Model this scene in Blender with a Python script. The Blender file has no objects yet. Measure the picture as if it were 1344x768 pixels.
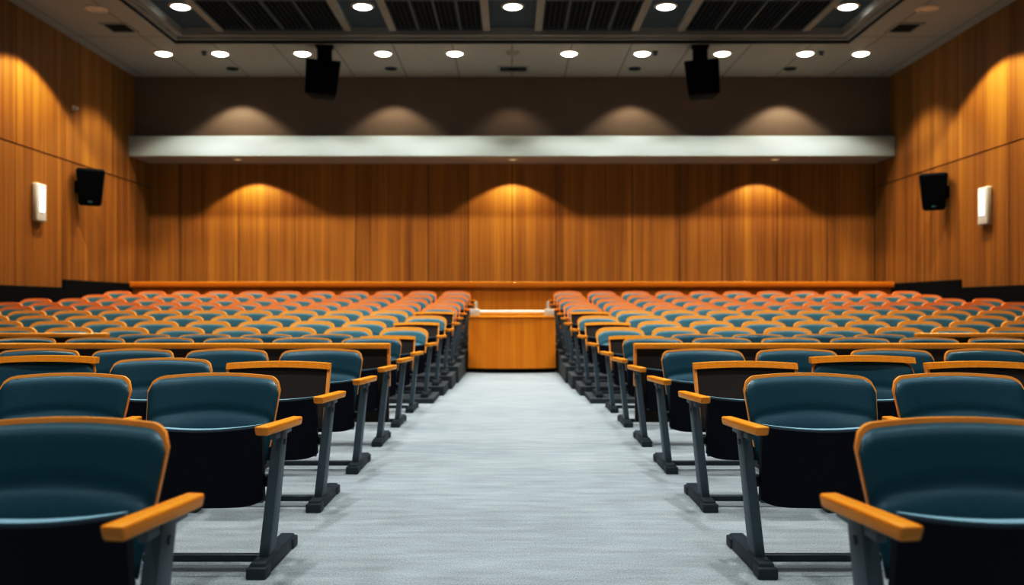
import bpy, bmesh, math, random
from mathutils import Vector, Matrix
random.seed(7)
C = bpy.context.scene.collection
PI = math.pi
H = 1.10            # eye height
F = 1200.0          # focal length in pixels of a 1344 px wide frame

# ------------------------------------------------------------------ materials
def lin(c):
    return tuple(((v/255)/12.92 if v/255 <= .04045 else ((v/255+.055)/1.055)**2.4) for v in c)

def mat(name, col, rough=.5, metal=0.0, noise=None, noise_amt=.15, bump=0.0, emit=None, emit_s=0, spec=.5, coat=0):
    m = bpy.data.materials.new(name); m.use_nodes = True
    nt = m.node_tree; b = nt.nodes['Principled BSDF']
    c = (*lin(col), 1)
    b.inputs['Base Color'].default_value = c
    b.inputs['Roughness'].default_value = rough
    b.inputs['Metallic'].default_value = metal
    b.inputs['Specular IOR Level'].default_value = spec
    if coat:
        b.inputs['Coat Weight'].default_value = coat
        b.inputs['Coat Roughness'].default_value = .15
    if noise:
        tc = nt.nodes.new('ShaderNodeTexCoord')
        mp = nt.nodes.new('ShaderNodeMapping')
        mp.inputs['Scale'].default_value = noise
        nz = nt.nodes.new('ShaderNodeTexNoise'); nz.inputs['Scale'].default_value = 1; nz.inputs['Detail'].default_value = 4
        nt.links.new(tc.outputs['Object'], mp.inputs['Vector']); nt.links.new(mp.outputs['Vector'], nz.inputs['Vector'])
        cr = nt.nodes.new('ShaderNodeValToRGB')
        cr.color_ramp.elements[0].position = .3; cr.color_ramp.elements[1].position = .7
        cr.color_ramp.elements[0].color = (*[v*(1-noise_amt) for v in c[:3]], 1)
        cr.color_ramp.elements[1].color = (*[min(1, v*(1+noise_amt)) for v in c[:3]], 1)
        nt.links.new(nz.outputs['Fac'], cr.inputs['Fac']); nt.links.new(cr.outputs['Color'], b.inputs['Base Color'])
        if bump:
            bp = nt.nodes.new('ShaderNodeBump'); bp.inputs['Strength'].default_value = bump; bp.inputs['Distance'].default_value = .01
            nt.links.new(nz.outputs['Fac'], bp.inputs['Height']); nt.links.new(bp.outputs['Normal'], b.inputs['Normal'])
    if emit:
        b.inputs['Emission Color'].default_value = (*lin(emit), 1)
        b.inputs['Emission Strength'].default_value = emit_s
    return m

def wood_wall(name, dark, light, axis):
    """vertical veneer: grain stretched along z, tone changing from panel to panel"""
    m = bpy.data.materials.new(name); m.use_nodes = True
    nt = m.node_tree; N = nt.nodes.new; L = nt.links.new; b = nt.nodes['Principled BSDF']
    tc = N('ShaderNodeTexCoord')
    def nz(scale, detail):
        mp = N('ShaderNodeMapping'); mp.inputs['Scale'].default_value = scale
        L(tc.outputs['Object'], mp.inputs['Vector'])
        n = N('ShaderNodeTexNoise'); n.inputs['Scale'].default_value = 1; n.inputs['Detail'].default_value = detail
        L(mp.outputs['Vector'], n.inputs['Vector']); return n
    a = nz((5, 5, .10), 3); c = nz((26, 26, .3), 3)
    mx = N('ShaderNodeMath'); mx.operation = 'MULTIPLY_ADD'; mx.inputs[1].default_value = .55
    L(a.outputs['Fac'], mx.inputs[0])
    m2 = N('ShaderNodeMath'); m2.operation = 'MULTIPLY'; m2.inputs[1].default_value = .45
    L(c.outputs['Fac'], m2.inputs[0]); L(m2.outputs[0], mx.inputs[2])
    geo = N('ShaderNodeNewGeometry')
    ra = N('ShaderNodeMath'); ra.operation = 'MULTIPLY_ADD'; ra.inputs[1].default_value = .12; 
    L(geo.outputs['Random Per Island'], ra.inputs[0]); L(mx.outputs[0], ra.inputs[2])
    cr = N('ShaderNodeValToRGB')
    cr.color_ramp.elements[0].position = .40; cr.color_ramp.elements[0].color = (*lin(dark), 1)
    cr.color_ramp.elements[1].position = .72; cr.color_ramp.elements[1].color = (*lin(light), 1)
    L(ra.outputs[0], cr.inputs['Fac']); L(cr.outputs['Color'], b.inputs['Base Color'])
    b.inputs['Roughness'].default_value = .48
    b.inputs['Specular IOR Level'].default_value = .3
    return m

M = {}
M['wall_wood'] = wood_wall('wall_veneer', (128, 86, 38), (180, 131, 58), 'x')
M['booth_wood'] = wood_wall('booth_veneer', (226, 140, 34), (246, 168, 52), 'x')
M['arm'] = mat('arm_wood', (255, 168, 44), .38, noise=(60, 6, 60), noise_amt=.10, coat=.15)
M['rim'] = mat('rim_wood', (246, 172, 82), .42, noise=(8, 30, 40), noise_amt=.10)
M['rim_haze'] = mat('rim_wood_hazed', (236, 142, 74), .42, noise=(8, 30, 40), noise_amt=.10)  # same rim wood, reddened: the haze over the rear rows is in the colour
M['rail'] = mat('rail_wood', (255, 164, 38), .38, noise=(1.5, 30, 40), noise_amt=.10, coat=.1)
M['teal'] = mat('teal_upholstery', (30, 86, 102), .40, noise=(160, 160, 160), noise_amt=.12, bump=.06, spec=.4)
M['teal_haze'] = mat('teal_upholstery_hazed', (72, 124, 138), .5, noise=(160, 160, 160), noise_amt=.1)  # same teal, paler: brighter light and haze at the back put into the colour
M['seat_lit'] = mat('seat_teal_lit', (140, 176, 190), .55, noise=(160, 160, 160), noise_amt=.1)  # seat teal painted pale, as if its top edge caught the light
M['shell'] = mat('navy_seat_shell', (7, 13, 34), .6, noise=(60, 60, 60), noise_amt=.2, spec=.25)
M['brown'] = mat('dark_brown_panel', (48, 38, 30), .6, noise=(4, 4, 60), noise_amt=.12)
M['metal'] = mat('dark_grey_metal', (92, 110, 120), .45, .2, noise=(20, 20, 20), noise_amt=.08)
M['foot'] = mat('dark_foot_metal', (56, 70, 80), .5, .2, noise=(20, 20, 20), noise_amt=.08)
M['black'] = mat('black_plastic', (3, 5, 9), .7, spec=.15, noise=(30, 30, 30), noise_amt=.2)
M['blackmesh'] = mat('black_speaker_cloth', (3, 5, 9), .9, spec=.1, noise=(300, 300, 300), noise_amt=.4)
M['base'] = mat('dark_skirting', (7, 6, 16), .8, spec=.15, noise=(3, 3, 3), noise_amt=.15)
M['groove'] = mat('dark_groove', (38, 20, 10), .8, noise=(3, 3, 3), noise_amt=.1)
M['taupe'] = mat('taupe_plaster', (120, 108, 96), .8, noise=(1.2, 1.2, 1.2), noise_amt=.06)
M['bulk'] = mat('pale_bulkhead', (190, 210, 216), .6, noise=(.8, 4, 4), noise_amt=.05)
M['soffit'] = mat('soffit_bounce_tint', (170, 156, 140), .7, noise=(.8, 2, 2), noise_amt=.05)  # brownish tint of bounced light painted into the underside
M['beam'] = mat('beam_paint', (160, 168, 168), .7, noise=(2, 2, 2), noise_amt=.05)
M['coffer'] = mat('coffer_blue_grey', (64, 88, 102), .8, noise=(2, 2, 2), noise_amt=.06)
M['grille'] = mat('dark_grille', (26, 44, 58), .8, .0, noise=(4, 4, 4), noise_amt=.1)
M['void'] = mat('grille_void', (6, 16, 28), .95, noise=(4, 4, 4), noise_amt=.1)
M['whitefix'] = mat('white_fixture', (226, 226, 220), .5, noise=(10, 10, 10), noise_amt=.03)
M['lens'] = mat('lit_lens', (255, 255, 250), .4, noise=(10, 10, 10), noise_amt=.01, emit=(255, 252, 244), emit_s=9)
M['lens_dim'] = mat('dim_lens', (220, 210, 190), .4, noise=(10, 10, 10), noise_amt=.02, emit=(255, 230, 190), emit_s=.55)
M['sconce'] = mat('lit_sconce', (255, 255, 255), .4, noise=(10, 10, 10), noise_amt=.01, emit=(250, 252, 255), emit_s=1.6)
M['steel'] = mat('brushed_rail', (232, 226, 214), .35, .25, noise=(3, 40, 40), noise_amt=.06)
M['tier'] = mat('shaded_riser', (66, 74, 80), .8, noise=(4, 4, 4), noise_amt=.2)  # darkened to paint in the shade below the rear seats
M['led'] = mat('blue_badge', (60, 110, 130), .4, noise=(10, 10, 10), noise_amt=.05)

def carpet(name, col):
    m = bpy.data.materials.new(name); m.use_nodes = True
    nt = m.node_tree; N = nt.nodes.new; L = nt.links.new; b = nt.nodes['Principled BSDF']
    tc = N('ShaderNodeTexCoord')
    def nz(scale, detail):
        mp = N('ShaderNodeMapping'); mp.inputs['Scale'].default_value = scale
        L(tc.outputs['Object'], mp.inputs['Vector'])
        n = N('ShaderNodeTexNoise'); n.inputs['Scale'].default_value = 1; n.inputs['Detail'].default_value = detail
        L(mp.outputs['Vector'], n.inputs['Vector']); return n
    a = nz((3.0, 14.0, 1), 5)       # streaks across the aisle
    c = nz((170, 60, 60), 2)      # tufts
    d = nz((.8, 1.2, 1), 3)
    mx = N('ShaderNodeMath'); mx.operation = 'MULTIPLY_ADD'; mx.inputs[1].default_value = .32
    m2 = N('ShaderNodeMath'); m2.operation = 'MULTIPLY_ADD'; m2.inputs[1].default_value = .48
    m3 = N('ShaderNodeMath'); m3.operation = 'MULTIPLY'; m3.inputs[1].default_value = .2
    L(d.outputs['Fac'], m3.inputs[0]); L(c.outputs['Fac'], m2.inputs[0]); L(m3.outputs[0], m2.inputs[2])
    L(a.outputs['Fac'], mx.inputs[0]); L(m2.outputs[0], mx.inputs[2])
    cr = N('ShaderNodeValToRGB'); k = lin(col)
    cr.color_ramp.elements[0].position = .36; cr.color_ramp.elements[0].color = (*[v*.74 for v in k], 1)
    cr.color_ramp.elements[1].position = .64; cr.color_ramp.elements[1].color = (*[min(1, v*1.22) for v in k], 1)
    L(mx.outputs[0], cr.inputs['Fac']); L(cr.outputs['Color'], b.inputs['Base Color'])
    b.inputs['Roughness'].default_value = .95; b.inputs['Specular IOR Level'].default_value = .1
    bp = N('ShaderNodeBump'); bp.inputs['Strength'].default_value = .25; bp.inputs['Distance'].default_value = .006
    L(c.outputs['Fac'], bp.inputs['Height']); L(bp.outputs['Normal'], b.inputs['Normal'])
    return m
M['carpet'] = carpet('pale_grey_carpet', (152, 162, 167))

def ceiling_mat():
    m = bpy.data.materials.new('ceiling_panels'); m.use_nodes = True
    nt = m.node_tree; N = nt.nodes.new; L = nt.links.new; b = nt.nodes['Principled BSDF']
    tc = N('ShaderNodeTexCoord'); sp = N('ShaderNodeSeparateXYZ'); L(tc.outputs['Object'], sp.inputs[0])
    def seam(out, period, off):
        a = N('ShaderNodeMath'); a.operation = 'ADD'; a.inputs[1].default_value = off; L(out, a.inputs[0])
        p = N('ShaderNodeMath'); p.operation = 'PINGPONG'; p.inputs[1].default_value = period/2; L(a.outputs[0], p.inputs[0])
        q = N('ShaderNodeMath'); q.operation = 'LESS_THAN'; q.inputs[1].default_value = .016; L(p.outputs[0], q.inputs[0]); return q
    sx = seam(sp.outputs['X'], 1.25, 0); sy = seam(sp.outputs['Y'], 4.0, 1.45)
    mx = N('ShaderNodeMath'); mx.operation = 'MAXIMUM'; L(sx.outputs[0], mx.inputs[0]); L(sy.outputs[0], mx.inputs[1])
    n = N('ShaderNodeTexNoise'); n.inputs['Scale'].default_value = .5
    cr = N('ShaderNodeValToRGB')
    cr.color_ramp.elements[0].color = (*lin((164, 174, 176)), 1); cr.color_ramp.elements[1].color = (*lin((184, 194, 196)), 1)
    L(n.outputs['Fac'], cr.inputs['Fac'])
    mix = N('ShaderNodeMix'); mix.data_type = 'RGBA'
    L(mx.outputs[0], mix.inputs['Factor']); L(cr.outputs['Color'], mix.inputs['A']); mix.inputs['B'].default_value = (*lin((132, 140, 140)), 1)
    L(mix.outputs['Result'], b.inputs['Base Color']); b.inputs['Roughness'].default_value = .75
    return m
M['ceil'] = ceiling_mat()

# ------------------------------------------------------------------ mesh helpers
def mesh_of(bm, name, m, angle=38):
    bmesh.ops.recalc_face_normals(bm, faces=bm.faces)
    me = bpy.data.meshes.new(name); bm.to_mesh(me); bm.free()
    me.polygons.foreach_set('use_smooth', [True]*len(me.polygons))
    me.set_sharp_from_angle(angle=math.radians(angle))
    me.materials.append(m); return me

def obj(name, me, parent=None, loc=(0, 0, 0), rot=(0, 0, 0)):
    o = bpy.data.objects.new(name, me); C.objects.link(o)
    o.location = loc; o.rotation_euler = rot
    if parent: o.parent = parent
    return o

def tag(o, label, cat, group=None):
    o['label'] = label; o['category'] = cat
    if group: o['group'] = group
    return o

def thing(name, label, cat, loc=(0, 0, 0), rotz=0, group=None):
    o = bpy.data.objects.new(name, None); C.objects.link(o); o.empty_display_size = .1
    o.location = loc; o.rotation_euler = (0, 0, rotz)
    return tag(o, label, cat, group)

def struct(name, bm, m):
    o = obj(name, mesh_of(bm, name, m)); o['kind'] = 'structure'; return o

def box(bm, x0, x1, y0, y1, z0, z1, bev=0, mtx=None, seg=2):
    vs = [bm.verts.new((x, y, z)) for x in (x0, x1) for y in (y0, y1) for z in (z0, z1)]
    f = [(0, 1, 3, 2), (4, 6, 7, 5), (0, 4, 5, 1), (2, 3, 7, 6), (0, 2, 6, 4), (1, 5, 7, 3)]
    fs = [bm.faces.new([vs[i] for i in q]) for q in f]
    if bev:
        es = list({e for q in fs for e in q.edges})
        r = bmesh.ops.bevel(bm, geom=es, offset=bev, segments=seg, profile=.5, affect='EDGES')
        allv = list({v for q in r['faces'] for v in q.verts})
        # the bevel keeps the old faces too
        comp = set(allv); stack = list(allv)
        while stack:
            v = stack.pop()
            for e in v.link_edges:
                w = e.other_vert(v)
                if w not in comp: comp.add(w); stack.append(w)
        vs = list(comp)
    if mtx is not None: bmesh.ops.transform(bm, matrix=mtx, verts=vs)
    return vs

def hexa(bm, pts):
    """eight corners: bottom four then top four, same order round"""
    vs = [bm.verts.new(p) for p in pts]
    for q in ((0, 1, 2, 3), (4, 5, 6, 7), (0, 1, 5, 4), (1, 2, 6, 5), (2, 3, 7, 6), (3, 0, 4, 7)):
        bm.faces.new([vs[i] for i in q])
    return vs

def bevel_all(bm, off, seg=2):
    bmesh.ops.bevel(bm, geom=list(bm.edges), offset=off, segments=seg, profile=.5, affect='EDGES')

def lathe(bm, prof, n=32, mtx=None):
    rings = []
    for r, z in prof:
        rings.append([bm.verts.new((r*math.cos(2*PI*k/n), r*math.sin(2*PI*k/n), z)) for k in range(n)] if r > 1e-6 else [bm.verts.new((0, 0, z))])
    for a, b in zip(rings, rings[1:]):
        for k in range(n):
            k2 = (k+1) % n
            if len(a) == 1 and len(b) == 1: continue
            if len(a) == 1: bm.faces.new((a[0], b[k], b[k2]))
            elif len(b) == 1: bm.faces.new((a[k], a[k2], b[0]))
            else: bm.faces.new((a[k], a[k2], b[k2], b[k]))
    if mtx is not None: bmesh.ops.transform(bm, matrix=mtx, verts=[v for r in rings for v in r])

def sheet(bm, front, back, nu, nv):
    """closed solid between two surfaces over u in [-1,1], v in [0,1]"""
    def grid(fn):
        return [[bm.verts.new(fn(-1+2*i/nu, j/nv)) for i in range(nu+1)] for j in range(nv+1)]
    A, B = grid(front), grid(back)
    for j in range(nv):
        for i in range(nu):
            bm.faces.new((A[j][i], A[j][i+1], A[j+1][i+1], A[j+1][i]))
            bm.faces.new((B[j][i], B[j+1][i], B[j+1][i+1], B[j][i+1]))
    for i in range(nu):
        bm.faces.new((A[0][i], B[0][i], B[0][i+1], A[0][i+1]))
        bm.faces.new((A[nv][i], A[nv][i+1], B[nv][i+1], B[nv][i]))
    for j in range(nv):
        bm.faces.new((A[j][0], A[j+1][0], B[j+1][0], B[j][0]))
        bm.faces.new((A[j][nu], B[j][nu], B[j+1][nu], A[j+1][nu]))

# ------------------------------------------------------------------ room shell
XW, ZB = 9.0, 22.7             # side walls, back wall
ZC = H + 5.47                  # ceiling
# floor with the flat aisle
bm = bmesh.new(); box(bm, -XW-.2, XW+.2, -2.5, ZB+.2, -.12, 0); struct('floor', bm, M['carpet'])

# rows: distance of the front foot, floor rise, inner edge of the block, seat pitch
ROWS = {1: (2.07, 0, .85, .65), 2: (3.69, 0, .972, .65), 3: (4.88, 0, 1.0, .66), 4: (6.0, 0, .99, .65), 5: (7.16, 0, 1.0, .65),
        6: (8.3, 0, 1.0, .65), 7: (9.44, 0, 1.0, .65),
        8: (10.5, .05, .95, .66), 9: (11.4, .11, .90, .665), 10: (12.3, .17, .86, .67), 11: (13.25, .235, .83, .67),
        12: (14.2, .30, .83, .67), 13: (15.1, .365, .825, .67), 14: (16.0, .437, .79, .67), 15: (16.9, .517, .785, .67), 16: (17.8, .60, .78, .67)}
# raked tiers on both sides of the aisle
for s, side in ((-1, 'left'), (1, 'right')):
    bm = bmesh.new()
    for i in range(8, 17):
        y0 = ROWS[i][0]-.16; y1 = (ROWS[i+1][0]-.16) if i < 16 else 18.85
        x0, x1 = ROWS[i][2]-.06, XW
        box(bm, *(sorted((s*x0, s*x1))), y0, y1, 0, ROWS[i][1])
    struct('floor_tier_'+side, bm, M['tier'])

# side walls: veneer panels with open joints over a dark backing
def side_wall(s):
    side = 'left' if s < 0 else 'right'
    bm = bmesh.new()
    g = .012
    cuts_lo = [-2.5, 0, 2.2, 4.4, 6.6, 8.8, 11, 13.2, 15.0, 16.55, 18.3, 20.2, ZB]
    cuts_hi = [-2.5, 0, 2.2, 4.4, 6.6, 8.8, 11, 13.2, 14.9, 16.6, 18.45, 20.6, ZB]
    zj = H+2.95
    for cuts, z0, z1 in ((cuts_lo, 0, zj-g), (cuts_hi, zj+g, ZC+.6)):
        for a, b in zip(cuts, cuts[1:]):
            box(bm, *sorted((s*XW, s*(XW+.05))), a+g*.6, b-g*.6, z0, z1)
    w = struct('wall_'+side, bm, M['wall_wood'])
    bm = bmesh.new(); box(bm, *sorted((s*(XW+.02), s*(XW+.2))), -2.5, ZB, 0, ZC+.6)
    struct('wall_%s_backing' % side, bm, M['groove'])
    bm = bmesh.new()
    box(bm, *sorted((s*XW, s*(XW-.04))), -2.5, 18.3, .0, H+.37)
    box(bm, *sorted((s*XW, s*(XW-.04))), 18.3, ZB, .0, H+.53)
    struct('baseboard_'+side, bm, M['base'])
side_wall(-1); side_wall(1)

# back wall of vertical veneer panels
def bx(px, Z): return (px-672)*Z/F
bm = bmesh.new()
seams = [-XW]+[bx(p, ZB) for p in (236, 313, 387, 467, 562, 615, 672, 730, 830, 892, 948, 1020, 1086)]+[XW]
for a, b in zip(seams, seams[1:]):
    box(bm, a+.008, b-.008, ZB, ZB+.05, 0, H+4.0)
struct('wall_back', bm, M['wall_wood'])
bm = bmesh.new(); box(bm, -XW-.2, XW+.2, ZB+.02, ZB+.2, 0, H+4.0); struct('wall_back_backing', bm, M['groove'])
# upper wall over the bulkhead
ZU = 21.8
bm = bmesh.new(); box(bm, -XW, XW, ZU, ZB+.2, H+3.9, ZC+.4); struct('wall_back_upper', bm, M['taupe'])
# bulkhead: pale fascia with soffit
ZF = 21.45
bm = bmesh.new(); box(bm, -XW+.003, XW-.003, ZF, ZF+.10, H+3.525, H+4.0, bev=.012); struct('trim_bulkhead_fascia', bm, M['bulk'])
bm = bmesh.new(); box(bm, -XW+.003, XW-.003, ZF+.10, ZB+.0, H+3.535, H+3.9); struct('ceiling_soffit', bm, M['soffit'])

# ceiling with a coffer
CX, CY0, CY1 = 7.0, 6.0, 19.0
bm = bmesh.new()
box(bm, -XW-.2, XW+.2, CY1, ZU, ZC, ZC+.1); box(bm, -XW-.2, -CX, -2.5, CY1, ZC, ZC+.1); box(bm, CX, XW+.2, -2.5, CY1, ZC, ZC+.1)
box(bm, -CX, CX, -2.5, CY0, ZC, ZC+.1)
struct('ceiling', bm, M['ceil'])
bm = bmesh.new()     # stepped border of the coffer
def border(bm, w0, w1, z0, z1):
    box(bm, -CX+w0, CX-w0, CY1-w1, CY1-w0, z0, z1)
    box(bm, -CX+w0, CX-w0, CY0+w0, CY0+w1, z0, z1)
    box(bm, -CX+w0, -CX+w1, CY0+w1, CY1-w1, z0, z1); box(bm, CX-w1, CX-w0, CY0+w1, CY1-w1, z0, z1)
border(bm, -.02, .0, ZC-.015, ZC+.1); border(bm, 0, .10, ZC+.05, ZC+.3); border(bm, .10, .22, ZC+.10, ZC+.35)
struct('trim_coffer', bm, M['beam'])
ZT = ZC+.20
bm = bmesh.new(); box(bm, -CX, CX, CY0, CY1, ZT+.06, ZT+.2); struct('ceiling_coffer', bm, M['coffer'])
# beams dividing the coffer
beams = [-5.98, -3.36, -2.44, -.52, .54, 2.52, 3.46, 6.02]
bm = bmesh.new()
for x in beams: box(bm, x-.075, x+.075, CY0+.22, CY1-.24, ZT-.03, ZT+.08)
box(bm, -CX+.22, CX-.22, 16.55, 16.85, ZT-.02, ZT+.07)
struct('trim_coffer_beams', bm, M['beam'])
# dark louvred grilles between the beams
for (x0, x1), nm in zip(((-5.88, -3.46), (-2.34, -.62), (.64, 2.42), (3.56, 5.92)),
                    ('outermost, on the left wall side', 'just left of the middle light', 'just right of the middle light', 'outermost, on the right wall side')):
    xc = (x0+x1)/2; t = thing('ceiling_grille', 'dark louvred grille in the ceiling recess, '+nm, 'grille', (xc, 17.85, ZT+.06), 0, 'louvred ceiling grilles')
    hw = (x1-x0)/2
    bm = bmesh.new(); box(bm, -hw, hw, -.92, .86, -.012, 0); obj('backing', mesh_of(bm, 'backing', M['void']), t)
    bm = bmesh.new(); n = int(2*hw/.095)
    for k in range(n+1):
        x = -hw+2*hw*k/n; box(bm, x-.012, x+.012, -.92, .86, -.07, -.012)
    obj('louvres', mesh_of(bm, 'louvres', M['grille']), t)
    bm = bmesh.new()
    for k in range(1, 4):
        x = -hw+2*hw*k/4; box(bm, x-.022, x+.022, -.92, .86, -.082, -.012)
    box(bm, -hw, hw, -.95, -.92, -.08, 0); box(bm, -hw, hw, .86, .89, -.08, 0)
    obj('frame', mesh_of(bm, 'frame', M['metal']), t)

# ------------------------------------------------------------------ lamps
def spot(name, loc, target, power, angle, blend=.15, col=(1, .86, .66), rad=.06):
    l = bpy.data.lights.new(name, 'SPOT'); l.energy = power; l.spot_size = math.radians(angle); l.spot_blend = blend
    l.color = col; l.shadow_soft_size = rad
    o = bpy.data.objects.new(name, l); C.objects.link(o); o.location = loc
    o.rotation_euler = (Vector(target)-Vector(loc)).to_track_quat('-Z', 'Y').to_euler(); return o
def area(name, loc, size, power, col=(1, .95, .88)):
    l = bpy.data.lights.new(name, 'AREA'); l.shape = 'DISK'; l.size = size; l.energy = power; l.color = col
    o = bpy.data.objects.new(name, l); C.objects.link(o); o.location = loc; return o

# round downlights
bm = bmesh.new(); lathe(bm, [(.168, -.004), (.168, -.022), (.215, -.016), (.222, 0), (.168, 0)]); RING = mesh_of(bm, 'trim_ring', M['whitefix'])
bm = bmesh.new(); lathe(bm, [(0, -.062), (.06, -.058), (.11, -.048), (.15, -.030), (.172, -.006), (.17, -.002), (0, -.002)]); LENS = mesh_of(bm, 'lens', M['lens'])
ORD = ['zeroth', 'first', 'second', 'third', 'fourth', 'fifth', 'sixth', 'seventh', 'eighth', 'ninth', 'tenth', 'eleventh', 'twelfth', 'thirteenth']
def downlight(x, y, z, label, group):
    t = thing('ceiling_downlight', label, 'ceiling light', (x, y, z), 0, group)
    obj('trim_ring', RING, t); obj('lens', LENS, t)
Zr = 19.75
for k, px in enumerate((215, 289, 397, 503, 597, 747, 843, 948, 1057, 1130)):
    x = bx(px, Zr)
    n = ORD[k+1] if k < 5 else ORD[10-k]
    w = 'left' if k < 5 else 'right'
    n = '' if n == 'first' else n+' '
    downlight(x, Zr, ZC, 'lit round downlight in the row of ten by the bulkhead, %snearest the %s wall' % (n, w), 'lit ceiling downlights')
    spot('downlight_and_fill_lamp', (x, Zr, ZC-.08), (x, Zr, 0), 360, 112, .35, (1, .92, .80), .16)
Zr1 = 17.45
for k, px in enumerate((237, 476, 673, 874, 1113)):
    x = bx(px, Zr1)
    nm = ['outermost by the left wall', 'between the two left grilles', 'in the middle', 'between the two right grilles', 'outermost by the right wall'][k]
    downlight(x, Zr1, ZT+.06, 'lit round downlight inside the ceiling recess, '+nm, 'lit ceiling downlights')
    spot('downlight_and_fill_lamp', (x, Zr1, ZT-.05), (x, Zr1, 0), 170, 104, .5, (1, .92, .80), .16)
# unseen fill spots added above the seats, set out like more downlights
for y in (.6, 4.2, 7.8, 11.2, 14.4):
    for x in (-4.8, -1.6, 1.6, 4.8):
        z = ZT-.12 if y > CY0 else ZC-.03
        spot('downlight_and_fill_lamp', (x, y, z), (x, y, 0), (360 if y > 5 else 330 if y > 3 else 190)*(1.35 if abs(x) < 3 else .7), 100, .6, (1, .98, .95), .12)

# dark recessed wall washers by the upper wall: they make the scallops
bm = bmesh.new(); lathe(bm, [(.10, -.002), (.11, -.02), (.14, -.014), (.145, 0), (.10, 0)], 24); DRING = mesh_of(bm, 'trim_ring', M['grille'])
bm = bmesh.new(); lathe(bm, [(0, -.006), (.105, -.006), (.105, -.001), (0, -.001)], 24); DCUP = mesh_of(bm, 'reflector', M['void'])
for px, nm, p in ((305, 'outermost on the left wall side', 150), (513, 'next to the left hanging speaker', 100), (833, 'next to the right hanging speaker', 100), (1037, 'outermost on the right wall side', 150)):
    x = bx(px, 21.04)
    t = thing('recessed_wall_washer', 'small dark recessed light above the bulkhead, '+nm, 'ceiling light', (x, 21.04, ZC), 0, 'dark recessed lights above the bulkhead')
    obj('trim_ring', DRING, t); obj('reflector', DCUP, t)
    spot('washer_lamp', (x, 21.04, ZC-.035), (x, 21.04, 0), p, 103, .35, (1, .88, .70), .03)
spot('washer_lamp', (0, 21.04, ZC-.06), (0, 21.04, 0), 45, 103, .5, (1, .85, .64), .03)
# small lit spots in the soffit
bm = bmesh.new(); lathe(bm, [(.07, -.002), (.075, -.02), (.11, -.014), (.115, 0), (.07, 0)], 24); SRING = mesh_of(bm, 'trim_ring', M['whitefix'])
bm = bmesh.new(); lathe(bm, [(0, -.018), (.05, -.016), (.074, -.008), (.074, -.001), (0, -.001)], 24); SLENS = mesh_of(bm, 'lens', M['lens_dim'])
for px, nm, tx in ((312, 'at the left', 350), (673, 'in the middle', 672), (1017, 'at the right', 985)):
    y = 22.0; x = bx(px, y); z = H+3.535
    t = thing('soffit_spotlight', 'small round spotlight under the pale bulkhead, '+nm, 'ceiling light', (x, y, z), 0, 'spotlights under the bulkhead')
    obj('trim_ring', SRING, t); obj('lens', SLENS, t)
    xs = bx(tx, ZB)
    spot('soffit_lamp', (x*.6+xs*.4, y, z-.04), (xs, y, 0), 130, 116, .2, (1, .86, .62), .03)
# adjustable fixtures by the side walls
bm = bmesh.new(); lathe(bm, [(.13, -.002), (.14, -.03), (.20, -.02), (.205, 0), (.13, 0)], 28); ARING = mesh_of(bm, 'trim_ring', M['whitefix'])
bm = bmesh.new(); lathe(bm, [(0, -.03), (.08, -.026), (.135, -.012), (.135, -.001), (0, -.001)], 28); ALENS = mesh_of(bm, 'lens', M['whitefix'])
for s, w in ((-1, 'left'), (1, 'right')):
    y = 16.79; x = s*7.63
    t = thing('ceiling_wall_washer', 'pale round unlit-looking ceiling fixture near the top of the %s wall' % w, 'ceiling light', (x, y, ZC), 0, 'pale round ceiling fixtures')
    obj('trim_ring', ARING, t); obj('lens', ALENS, t)
    spot('side_wall_lamp', (x, y-.1, ZC-.04), (x, y-.1, 0), 720, 117, .18, (1, .88, .68), .06)
    spot('side_wall_lamp', (x, 11.5, ZC-.04), (x, 11.5, 0), 420, 117, .3, (1, .88, .68), .06)
    # square vent beside it
    vx = s*7.28*17.93/17.93; vy = 17.93
    t = thing('ceiling_vent', 'square slatted air vent in the ceiling beside the %s wall' % w, 'vent', (s*7.70, vy, ZC), 0, 'square ceiling vents')
    bm = bmesh.new(); box(bm, -.24, .24, -.28, .28, -.006, 0); obj('backing', mesh_of(bm, 'backing', M['void']), t)
    bm = bmesh.new()
    for a in ((-.27, -.21, -.31, .31), (.21, .27, -.31, .31), (-.21, .21, -.31, -.25), (-.21, .21, .25, .31)): box(bm, a[0], a[1], a[2], a[3], -.02, 0)
    obj('frame', mesh_of(bm, 'frame', M['beam']), t)
    bm = bmesh.new()
    for k in range(6):
        yy = -.21+.084*k; box(bm, -.21, .21, yy-.012, yy+.012, -.016, -.006)
    obj('slats', mesh_of(bm, 'slats', M['grille']), t)
# centre vent, smoke detector, sprinklers
t = thing('ceiling_vent', 'square slatted air vent in the ceiling at the middle of the bulkhead', 'vent', (.03, 21.04, ZC), 0, 'square ceiling vents')
bm = bmesh.new(); box(bm, -.30, .30, -.20, .20, -.006, 0); obj('backing', mesh_of(bm, 'backing', M['grille']), t)
bm = bmesh.new()
for a in ((-.36, -.30, -.26, .26), (.30, .36, -.26, .26), (-.30, .30, -.26, -.20), (-.30, .30, .20, .26)): box(bm, a[0], a[1], a[2], a[3], -.02, 0)
obj('frame', mesh_of(bm, 'frame', M['beam']), t)
bm = bmesh.new(); box(bm, -.1, .1, -.1, .1, -.03, -.006, bev=.008); obj('core', mesh_of(bm, 'core', M['void']), t)
bm = bmesh.new(); lathe(bm, [(0, -.07), (.06, -.068), (.09, -.05), (.13, -.03), (.15, 0), (0, 0)], 28)
tag(obj('smoke_detector', mesh_of(bm, 'smoke_detector', M['beam']), None, (bx(673, 19.7), 19.7, ZC)), 'pale round smoke detector on the ceiling in the middle of the downlight row', 'smoke detector')
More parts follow.
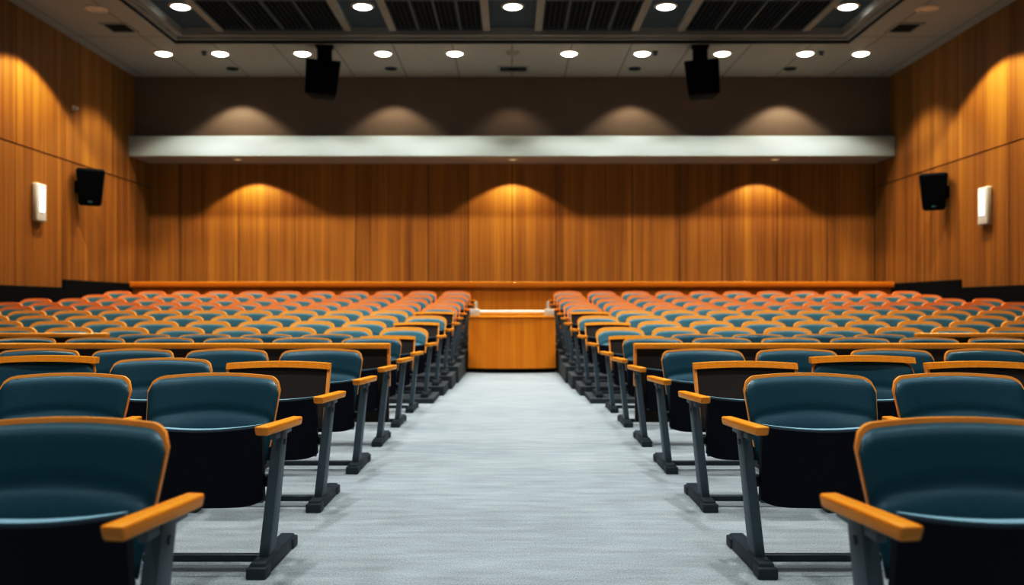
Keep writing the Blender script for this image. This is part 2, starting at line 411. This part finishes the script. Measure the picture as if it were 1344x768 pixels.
for px, nm in ((268, 'between the two downlights nearest the left wall'), (860, 'beside the third downlight right of the middle'), (1078, 'between the two downlights nearest the right wall')):
    bm = bmesh.new(); lathe(bm, [(0, -.07), (.05, -.066), (.05, -.055), (.018, -.05), (.018, -.02), (.06, -.012), (.065, 0), (0, 0)], 20)
    tag(obj('ceiling_sprinkler', mesh_of(bm, 'ceiling_sprinkler', M['grille']), None, (bx(px, 19.65), 19.65, ZC)), 'tiny dark sprinkler head on the ceiling, '+nm, 'sprinkler', 'sprinkler heads')

# ------------------------------------------------------------------ hanging speakers
for s, px, w in ((-1, 426, 'left'), (1, 919, 'right')):
    y = 19.2; x = bx(px, y); top = H+(402-84)*y/F
    t = thing('hanging_speaker', 'big black box loudspeaker hanging from the ceiling over the %s seating block' % w, 'speaker', (x, y, top), s*-.10, 'hanging loudspeakers')
    R = Matrix.Rotation(math.radians(-8), 4, 'X') @ Matrix.Rotation(s*math.radians(-4), 4, 'Y')
    bm = bmesh.new(); hexa(bm, [(-.33, -.22, -.74), (.33, -.22, -.74), (.24, .25, -.70), (-.24, .25, -.70), (-.36, -.24, 0), (.36, -.24, 0), (.26, .25, 0), (-.26, .25, 0)])
    bevel_all(bm, .02); bmesh.ops.transform(bm, matrix=R, verts=bm.verts); obj('cabinet', mesh_of(bm, 'cabinet', M['black']), t)
    bm = bmesh.new(); hexa(bm, [(-.30, -.245, -.70), (.30, -.245, -.70), (.30, -.225, -.70), (-.30, -.225, -.70), (-.33, -.262, -.04), (.33, -.262, -.04), (.33, -.235, -.04), (-.33, -.235, -.04)])
    bevel_all(bm, .006, 1); bmesh.ops.transform(bm, matrix=R, verts=bm.verts); obj('front_grille', mesh_of(bm, 'front_grille', M['blackmesh']), t)
    bm = bmesh.new(); box(bm, -.30, .30, -.03, .05, -.06, .05, bev=.012)
    box(bm, -.15, .15, -.06, .08, .02, ZC-top-.03, bev=.02); box(bm, -.18, .18, -.10, .12, ZC-top-.045, ZC-top-.001, bev=.01)
    obj('bracket', mesh_of(bm, 'bracket', M['black']), t)

# wall speakers, sconces
for s, w in ((-1, 'left'), (1, 'right')):
    y = 18.9; zt = H+(402-(223 if s < 0 else 229))*18.9/F
    t = thing('wall_speaker', 'black loudspeaker tilted down on the %s wood wall beside the lit sconce' % w, 'speaker', (s*XW, y, zt-.76), 0, 'wall loudspeakers')
    R = Matrix.Translation((-s*.27, 0, .40)) @ Matrix.Rotation(s*math.radians(-30), 4, 'Z') @ Matrix.Rotation(math.radians(7), 4, 'X') @ Matrix.Diagonal((1.15, 1, 1.04, 1))
    bm = bmesh.new(); hexa(bm, [(-.20, -.14, -.37), (.20, -.14, -.37), (.12, .14, -.34), (-.12, .14, -.34), (-.255, -.17, .37), (.255, -.17, .37), (.16, .16, .37), (-.16, .16, .37)])
    bevel_all(bm, .055, 4); bmesh.ops.transform(bm, matrix=R, verts=bm.verts); obj('cabinet', mesh_of(bm, 'cabinet', M['black']), t)
    bm = bmesh.new(); hexa(bm, [(-.17, -.155, -.32), (.17, -.155, -.32), (.17, -.14, -.32), (-.17, -.14, -.32), (-.225, -.185, .33), (.225, -.185, .33), (.225, -.16, .33), (-.225, -.16, .33)])
    bevel_all(bm, .006, 1); bmesh.ops.transform(bm, matrix=R, verts=bm.verts); obj('front_grille', mesh_of(bm, 'front_grille', M['blackmesh']), t)
    bm = bmesh.new(); box(bm, -.035, .035, -.165, -.15, -.30, -.27, bev=.004, mtx=R); obj('badge', mesh_of(bm, 'badge', M['led']), t)
    bm = bmesh.new(); box(bm, *sorted((0, -s*.03)), -.10, .10, .28, .52, bev=.008); box(bm, *sorted((-s*.02, -s*.30)), -.03, .03, .36, .44, bev=.008)
    obj('bracket', mesh_of(bm, 'bracket', M['black']), t)
    y = 17.3; zc = H+(402-(266 if s < 0 else 270.5))*y/F
    t = thing('wall_sconce', 'tall white glowing rectangular sconce on the %s wood wall' % w, 'wall light', (s*XW, y, zc-.36), 0, 'lit wall sconces')
    bm = bmesh.new(); box(bm, *sorted((0, -s*.11)), -.18, .18, 0, .72, bev=.03, seg=3); obj('housing', mesh_of(bm, 'housing', M['whitefix']), t)
    bm = bmesh.new(); box(bm, *sorted((-s*.09, -s*.125)), -.085, .085, .18, .64, bev=.012); 
    obj('diffuser', mesh_of(bm, 'diffuser', M['sconce']), t)
bm = bmesh.new(); lathe(bm, [(0, .10), (.03, .095), (.045, .06), (.025, .05), (.025, .02), (.06, .015), (.06, 0), (0, 0)], 16, Matrix.Rotation(PI/2, 4, 'Y'))
tag(obj('wall_sensor', mesh_of(bm, 'wall_sensor', M['whitefix']), None, (-XW, 18.75, H+4.06)), 'tiny metal sensor knob high on the left wood wall above the speaker', 'sensor')

# ------------------------------------------------------------------ rear rail, booth
t = thing('rear_parapet', 'long wooden parapet with bright orange top rail behind the last row of chairs', 'parapet', (0, 18.75, 0))
bm = bmesh.new()
for a, b in zip([-7.78, -5.2, -2.6, -.72, .72, 2.6, 5.2], [-5.2, -2.6, -.72, .72, 2.6, 5.2, 7.78]): box(bm, a+.004, b-.004, .0, .06, .62 if abs(a+b) > .1 else 0.0, 1.49)
obj('panel', mesh_of(bm, 'panel', M['booth_wood']), t)
bm = bmesh.new(); box(bm, -7.82, 7.82, -.07, .13, 1.485, 1.60, bev=.015); obj('top_rail', mesh_of(bm, 'top_rail', M['rail']), t)

BY, BW = 15.22, .735
t = thing('control_booth', 'orange wooden control booth with bowed front at the far end of the aisle', 'booth', (0, BY, 0))
def arc(u, sag=.17): return -sag*(1-u*u)
bm = bmesh.new()
sheet(bm, lambda u, v: (u*(BW-.012*v), arc(u)-.02*(1-v), .07+v*.84), lambda u, v: (u*(BW-.012*v), .12, .07+v*.84), 32, 4)
obj('front', mesh_of(bm, 'front', M['booth_wood']), t)
bm = bmesh.new()
sheet(bm, lambda u, v: (u*(BW-.02), arc(u)+.03, v*.075), lambda u, v: (u*(BW-.02), .12, v*.075), 32, 1)
obj('plinth', mesh_of(bm, 'plinth', M['black']), t)
bm = bmesh.new()
box(bm, -BW+.01, -BW+.05, .12, 1.1, .0, .90); box(bm, BW-.05, BW-.01, .12, 1.1, 0, .90)
obj('side_panels', mesh_of(bm, 'side_panels', M['booth_wood']), t)
bm = bmesh.new(); sheet(bm, lambda u, v: (u*(BW-.01), arc(u)-.015, .91+.02*v), lambda u, v: (u*(BW-.01), 1.1, .91+.02*v), 32, 1)
obj('counter', mesh_of(bm, 'counter', M['rail']), t)
# pale metal barrier rail over the booth
t = thing('barrier_rail', 'pale metal bar with end brackets across the top of the control booth', 'railing', (0, BY+.06, .93))
bm = bmesh.new(); lathe(bm, [(0, -.68), (.034, -.68), (.034, .68), (0, .68)], 20, Matrix.Translation((0, 0, .07)) @ Matrix.Rotation(PI/2, 4, 'Y')); obj('bar', mesh_of(bm, 'bar', M['steel']), t)
for s in (-1, 1):
    bm = bmesh.new(); box(bm, s*.62-.085, s*.62+.085, -.06, .06, 0, .125, bev=.012); b_ = obj('bracket', mesh_of(bm, 'bracket', M['steel']), t)
    bm = bmesh.new(); box(bm, s*.60-.022, s*.60+.022, -.02, .02, .12, .25, bev=.006); obj('peg', mesh_of(bm, 'peg', M['steel']), b_)

# ------------------------------------------------------------------ chair meshes (origin on the floor below the front of the foot)
def outline(u, v, w0, w1, z0, zt, arch, rc, cs):
    au = abs(u); drop = arch*u*u
    if au > cs:
        k = (au-cs)/(1-cs); drop += rc*(1-math.sqrt(max(0, 1-k*k)))
    x = u*(w0+(w1-w0)*v); z = z0+v*(zt-drop-z0)
    return x, z
def rec(z): return .235+.36*(z-.44)        # recline of the backrest
def shell_mesh(name, m, thick=.018, arch=.016, rc=.055, cs=.80):
    bm = bmesh.new()
    def f(u, v, d):
        x, z = outline(u, v, .266, .288, .50, .805, arch, rc, cs)
        return (x, rec(z)-.045*u*u+d, z)
    sheet(bm, lambda u, v: f(u, v, -thick/2), lambda u, v: f(u, v, thick/2), 40, 12)
    return mesh_of(bm, name, m, 50)
def cushion_mesh(name, m, rim=.013, side=.005, arch=.016, rc=.052, cs=.80):
    bm = bmesh.new()
    def f(u, v, t):
        x, z = outline(u, v, .262-side, .288-side, .43, .805-rim, arch, rc, cs)
        e = (1-abs(u)**10)**.5*(1-abs(2*v-1)**14)**.5
        crease = math.exp(-((v-.60+.06*u*u)/.045)**2)
        lump = .016*math.exp(-((v-.36)/.18)**2)
        return (x, rec(z)-.045*u*u-(.012+t*(.022*e+lump*e-.011*crease)), z)
    sheet(bm, lambda u, v: f(u, v, 1), lambda u, v: f(u, v, 0), 44, 24)
    return mesh_of(bm, name, m, 55)
def flat_panel_mesh():
    bm = bmesh.new()
    def f(u, v, d):
        x = u*(.278+.006*v); z = .42+v*(.345-.010*u*u); return (x, rec(z)-.02*u*u+d, z)
    sheet(bm, lambda u, v: f(u, v, -.012), lambda u, v: f(u, v, .012), 20, 6)
    return mesh_of(bm, 'backrest', M['brown'], 50)
def flat_rail_mesh():
    bm = bmesh.new()
    def f(u, v, d): 
        z = .752+.034*v-.010*u*u; return (u*.294, rec(z)-.02*u*u+d-.008, z)
    sheet(bm, lambda u, v: f(u, v, -.026), lambda u, v: f(u, v, .026), 24, 1)
    return mesh_of(bm, 'top_rail', M['arm'], 50)
def edge_mesh(s):
    bm = bmesh.new()
    def f(u, v, d):
        x = s*(.280+.006*v)+u*.008; z = .42+v*.332; return (x, rec(z)-.024+d, z)
    sheet(bm, lambda u, v: f(u, v, -.018), lambda u, v: f(u, v, .02), 2, 4)
    return mesh_of(bm, 'side_edge', M['rim'], 50)
def seat_y(z): return .175-.20*(z-.26)     # folded seat leans forward as it rises
def seat_mesh():
    bm = bmesh.new()
    def f(u, v, t):
        drop = .012*u*u; x = u*(.25+.012*v); z = .255+v*.325+.02*u*u*v-.0*drop
        if v < .3: z += .03*(1-v/.3)*(abs(u)**6)
        return (x, seat_y(z)-t*(.028*(1-u*u)+.018)+(.02 if not t else 0), z)
    sheet(bm, lambda u, v: f(u, v, 1), lambda u, v: f(u, v, 0), 24, 8)
    return mesh_of(bm, 'seat', M['shell'], 50)
def seat_cushion_mesh():
    bm = bmesh.new()
    def f(u, v, t):
        x = u*(.245+.012*v); z = .27+v*.32+.02*u*u*v
        if t: return (x, seat_y(z)-.028*(1-u*u)*.9-.008, z)
        return (x, seat_y(z)+.012+.045*((1-abs(u)**8)*(1-abs(2*v-1)**8))**.5, z)
    sheet(bm, lambda u, v: f(u, v, 1), lambda u, v: f(u, v, 0), 24, 10)
    return mesh_of(bm, 'seat_cushion', M['seat_lit'], 50)
def arm_mesh():
    bm = bmesh.new()
    hexa(bm, [(-.027, -.09, .588), (.027, -.09, .588), (.025, .255, .590), (-.025, .255, .590),
              (-.029, -.10, .626), (.029, -.10, .626), (.027, .265, .626), (-.027, .265, .626)])
    bevel_all(bm, .009, 3); return mesh_of(bm, 'armrest', M['arm'], 35)
LEAN = .058        # the post leans: its foot stands further from the aisle than its top
def leg_mesh(k):
    d = -LEAN*k
    bm = bmesh.new()
    hexa(bm, [(d-.022, .10, .05), (d+.022, .10, .05), (d+.022, .215, .05), (d-.022, .215, .05),
              (-.020, .11, .592), (.020, .11, .592), (.020, .205, .592), (-.020, .205, .592)])
    bevel_all(bm, .005, 2)
    box(bm, -.012, .012, .03, .30, .555, .594, bev=.004)
    lathe(bm, [(0, -.024), (.012, -.024), (.012, .024), (0, .024)], 12, Matrix.Translation((-.004*k, .16, .53)) @ Matrix.Rotation(PI/2, 4, 'Y'))
    return mesh_of(bm, 'leg', M['metal'], 35)
def foot_mesh():
    bm = bmesh.new()
    hexa(bm, [(-.036, 0, 0), (.036, 0, 0), (.036, .52, 0), (-.036, .52, 0),
              (-.032, .01, .06), (.032, .01, .06), (.032, .51, .06), (-.032, .51, .06)])
    bevel_all(bm, .008, 2)
    box(bm, -.040, .040, -.02, .07, 0, .045, bev=.006); box(bm, -.040, .040, .45, .54, 0, .045, bev=.006)
    return mesh_of(bm, 'foot', M['foot'], 35)
def bar_mesh():
    bm = bmesh.new(); box(bm, -.25, .25, .13, .17, .03, .06, bev=.006); return mesh_of(bm, 'stretcher', M['foot'], 35)
def hinge_mesh():
    bm = bmesh.new()
    for s in (-1, 1):
        lathe(bm, [(0, 0), (.028, 0), (.028, .05), (0, .05)], 14, Matrix.Translation((s*.25 if s > 0 else -.30, .20, .36)) @ Matrix.Rotation(PI/2, 4, 'Y'))
    box(bm, -.27, .27, .20, .225, .34, .38)
    return mesh_of(bm, 'hinge_bar', M['foot'], 35)

ME = {'shell': shell_mesh('backrest', M['rim']), 'shell_far': shell_mesh('backrest', M['rim'], .042, .022, .065, .6), 'shell_rear': shell_mesh('backrest', M['rim_haze'], .05, .026, .075, .55),
      'cush': cushion_mesh('back_cushion', M['teal']), 'cush_far': cushion_mesh('back_cushion', M['teal_haze'], .038, .018, .024, .065, .6), 'cush_rear': cushion_mesh('back_cushion', M['teal_haze'], .045, .020, .028, .075, .55),
      'flat': flat_panel_mesh(), 'rail': flat_rail_mesh(), 'edge-1': edge_mesh(-1), 'edge1': edge_mesh(1),
      'seat': seat_mesh(), 'scush': seat_cushion_mesh(), 'arm': arm_mesh(), 'leg-1': leg_mesh(-1), 'leg1': leg_mesh(1), 'foot': foot_mesh(), 'bar': bar_mesh(), 'hinge': hinge_mesh()}

def make_chair(kind, s, last, end, label, group, loc):
    """s: -1 left block, +1 right block; the armrest stands on the aisle side"""
    t = thing('auditorium_chair', label, 'chair', loc, 0, group)
    sfx = {'far': '_far', 'rear': '_rear'}.get(kind, '')
    if kind == 'flat':
        b = obj('backrest', ME['flat'], t); obj('top_rail', ME['rail'], b)
        for k in (-1, 1): obj('side_edge', ME['edge%d' % k], b)
    else:
        b = obj('backrest', ME['shell'+sfx], t); obj('back_cushion', ME['cush'+sfx], b)
        if kind == 'railed': obj('top_rail', ME['rail'], b, (0, -.016, .034))
    q = obj('seat', ME['seat'], t); obj('seat_cushion', ME['scush'], q)
    obj('hinge_bar', ME['hinge'], t); obj('stretcher', ME['bar'], t)
    for k in ((-s, s) if last else (-s,)):
        obj('armrest', ME['arm'], t, (k*.325, 0, 0), (0, 0, math.radians(-10 if end else 0)*k))
        l = obj('leg', ME['leg%d' % k], t, (k*.325, 0, 0)); obj('foot', ME['foot'], l, (-LEAN*k, 0, 0))
    return t

def rowname(i):
    if i <= 4: return '%s row from the front' % ORD[i]
    if i == 6: return 'first row behind the long dark panel'
    if i == 7: return 'second row behind the long dark panel'
    return '%s row from the rear rail' % ORD[17-i] if i < 16 else 'row against the rear rail'

KIND = {}
for s in (-1, 1):
    for r in (3, 7, 9, 11): KIND[(r, s, 0)] = 'flat'
KIND[(3, 1, 2)] = 'flat'; KIND[(3, 1, 1)] = 'railed'; KIND[(3, -1, 2)] = 'railed'
count = 0
for i, (Y, rise, inner, pitch) in ROWS.items():
    if i == 5: continue
    for s, side in ((-1, 'left'), (1, 'right')):
        k = 0
        while True:
            x = inner+.325+k*pitch
            if x-.27 > 672/F*(Y+.33) or x > 8.62: break
            if i == 7 and k >= 5: break
            if i == 15 and k >= 11 or i == 16 and k >= 11: break
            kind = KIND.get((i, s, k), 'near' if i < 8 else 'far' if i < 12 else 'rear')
            pos = 'on the aisle' if k == 0 else '%s from the aisle' % ORD[k+1]
            nm = {'near': 'teal chair', 'far': 'teal chair', 'rear': 'teal chair', 'flat': 'dark brown chair with straight orange top', 'railed': 'teal chair with straight top'}[kind]
            if kind == 'flat' and i not in (3,): nm = 'dark brown chair'
            rn = rowname(i) if kind != 'flat' or i != 3 else 'third row'
            label = '%s %s, %s, %s block' % (nm, pos, rn, side)
            nxt = x+pitch
            last = (i >= 12 and (nxt > 8.62 or (i >= 15 and k == 10)))
            make_chair(kind, s, last, k == 0, label, 'tip-up auditorium chairs', (s*x, Y, rise))
            count += 1; k += 1
print('chairs', count)

# long dark panels with an orange rail standing in the rows
def row_panel(label, s, x0, x1, Y, aisle_end, ht=.80):
    t = thing('row_panel', label, 'panel', (s*x0, Y, 0), 0, 'long dark row panels')
    L = (x1-x0)
    a, b = sorted((0, s*L))
    bm = bmesh.new(); box(bm, a, b, .25, .29, .16, ht-.03, bev=.004); obj('panel', mesh_of(bm, 'panel', M['brown']), t)
    bm = bmesh.new(); box(bm, a-.012, b+.012, .21, .32, ht-.045, ht, bev=.010); obj('top_rail', mesh_of(bm, 'top_rail', M['arm']), t)
    n = int(L/1.3)
    for k in range(1, n+1):
        l = obj('leg', ME['leg%d' % -s], t, (s*k*1.3, .04, 0)); obj('foot', ME['foot'], l, (LEAN*s, 0, 0))
    if aisle_end:
        bm = bmesh.new(); box(bm, *sorted((-s*.012, s*.012)), .240, .296, .45, ht-.04, bev=.004); obj('side_edge', mesh_of(bm, 'side_edge', M['rim']), t)
        l = obj('leg', ME['leg%d' % -s], t, (0, 0, 0)); obj('foot', ME['foot'], l, (LEAN*s, 0, 0))
        obj('armrest', ME['arm'], t, (0, 0, 0), (0, 0, math.radians(10)*s))
        # the folded seat at the aisle end
        q = obj('seat', ME['seat'], t, (s*.33, 0, 0)); obj('seat_cushion', ME['scush'], q)
for s, side in ((-1, 'left'), (1, 'right')):
    row_panel('long dark brown panel with orange rail across the fifth row, %s block' % side, s, 1.0, 8.3, ROWS[5][0], True)
    row_panel('shorter dark panel with orange rail behind the long panel, towards the %s wall' % side, s, 4.30, 8.3, ROWS[7][0], False, .815)

# ------------------------------------------------------------------ world, camera, look
w = bpy.data.worlds.new('World'); bpy.context.scene.world = w; w.use_nodes = True
w.node_tree.nodes['Background'].inputs['Color'].default_value = (*lin((170, 190, 210)), 1)
w.node_tree.nodes['Background'].inputs['Strength'].default_value = .10
cd = bpy.data.cameras.new('Camera'); cam = bpy.data.objects.new('Camera', cd); C.objects.link(cam)
cd.sensor_width = 36; cd.lens = 36*F/1344; cd.shift_y = 18/1344; cd.clip_end = 100
cam.location = (0, 0, H); cam.rotation_euler = (PI/2, 0, 0)
cd.dof.use_dof = True; cd.dof.focus_distance = 4.3; cd.dof.aperture_fstop = 2.0
sc = bpy.context.scene; sc.camera = cam
sc.view_settings.view_transform = 'Standard'; sc.view_settings.look = 'None'
sc.view_settings.exposure = .22
sc.view_settings.use_curve_mapping = True
cv = sc.view_settings.curve_mapping.curves[3]
cv.points.new(.10, .055); cv.points.new(.30, .275); cv.points.new(.62, .68)
sc.view_settings.curve_mapping.update()
sc.cycles.use_denoising = True
sc.cycles.max_bounces = 6; sc.cycles.diffuse_bounces = 2
sc.cycles.sample_clamp_indirect = 6
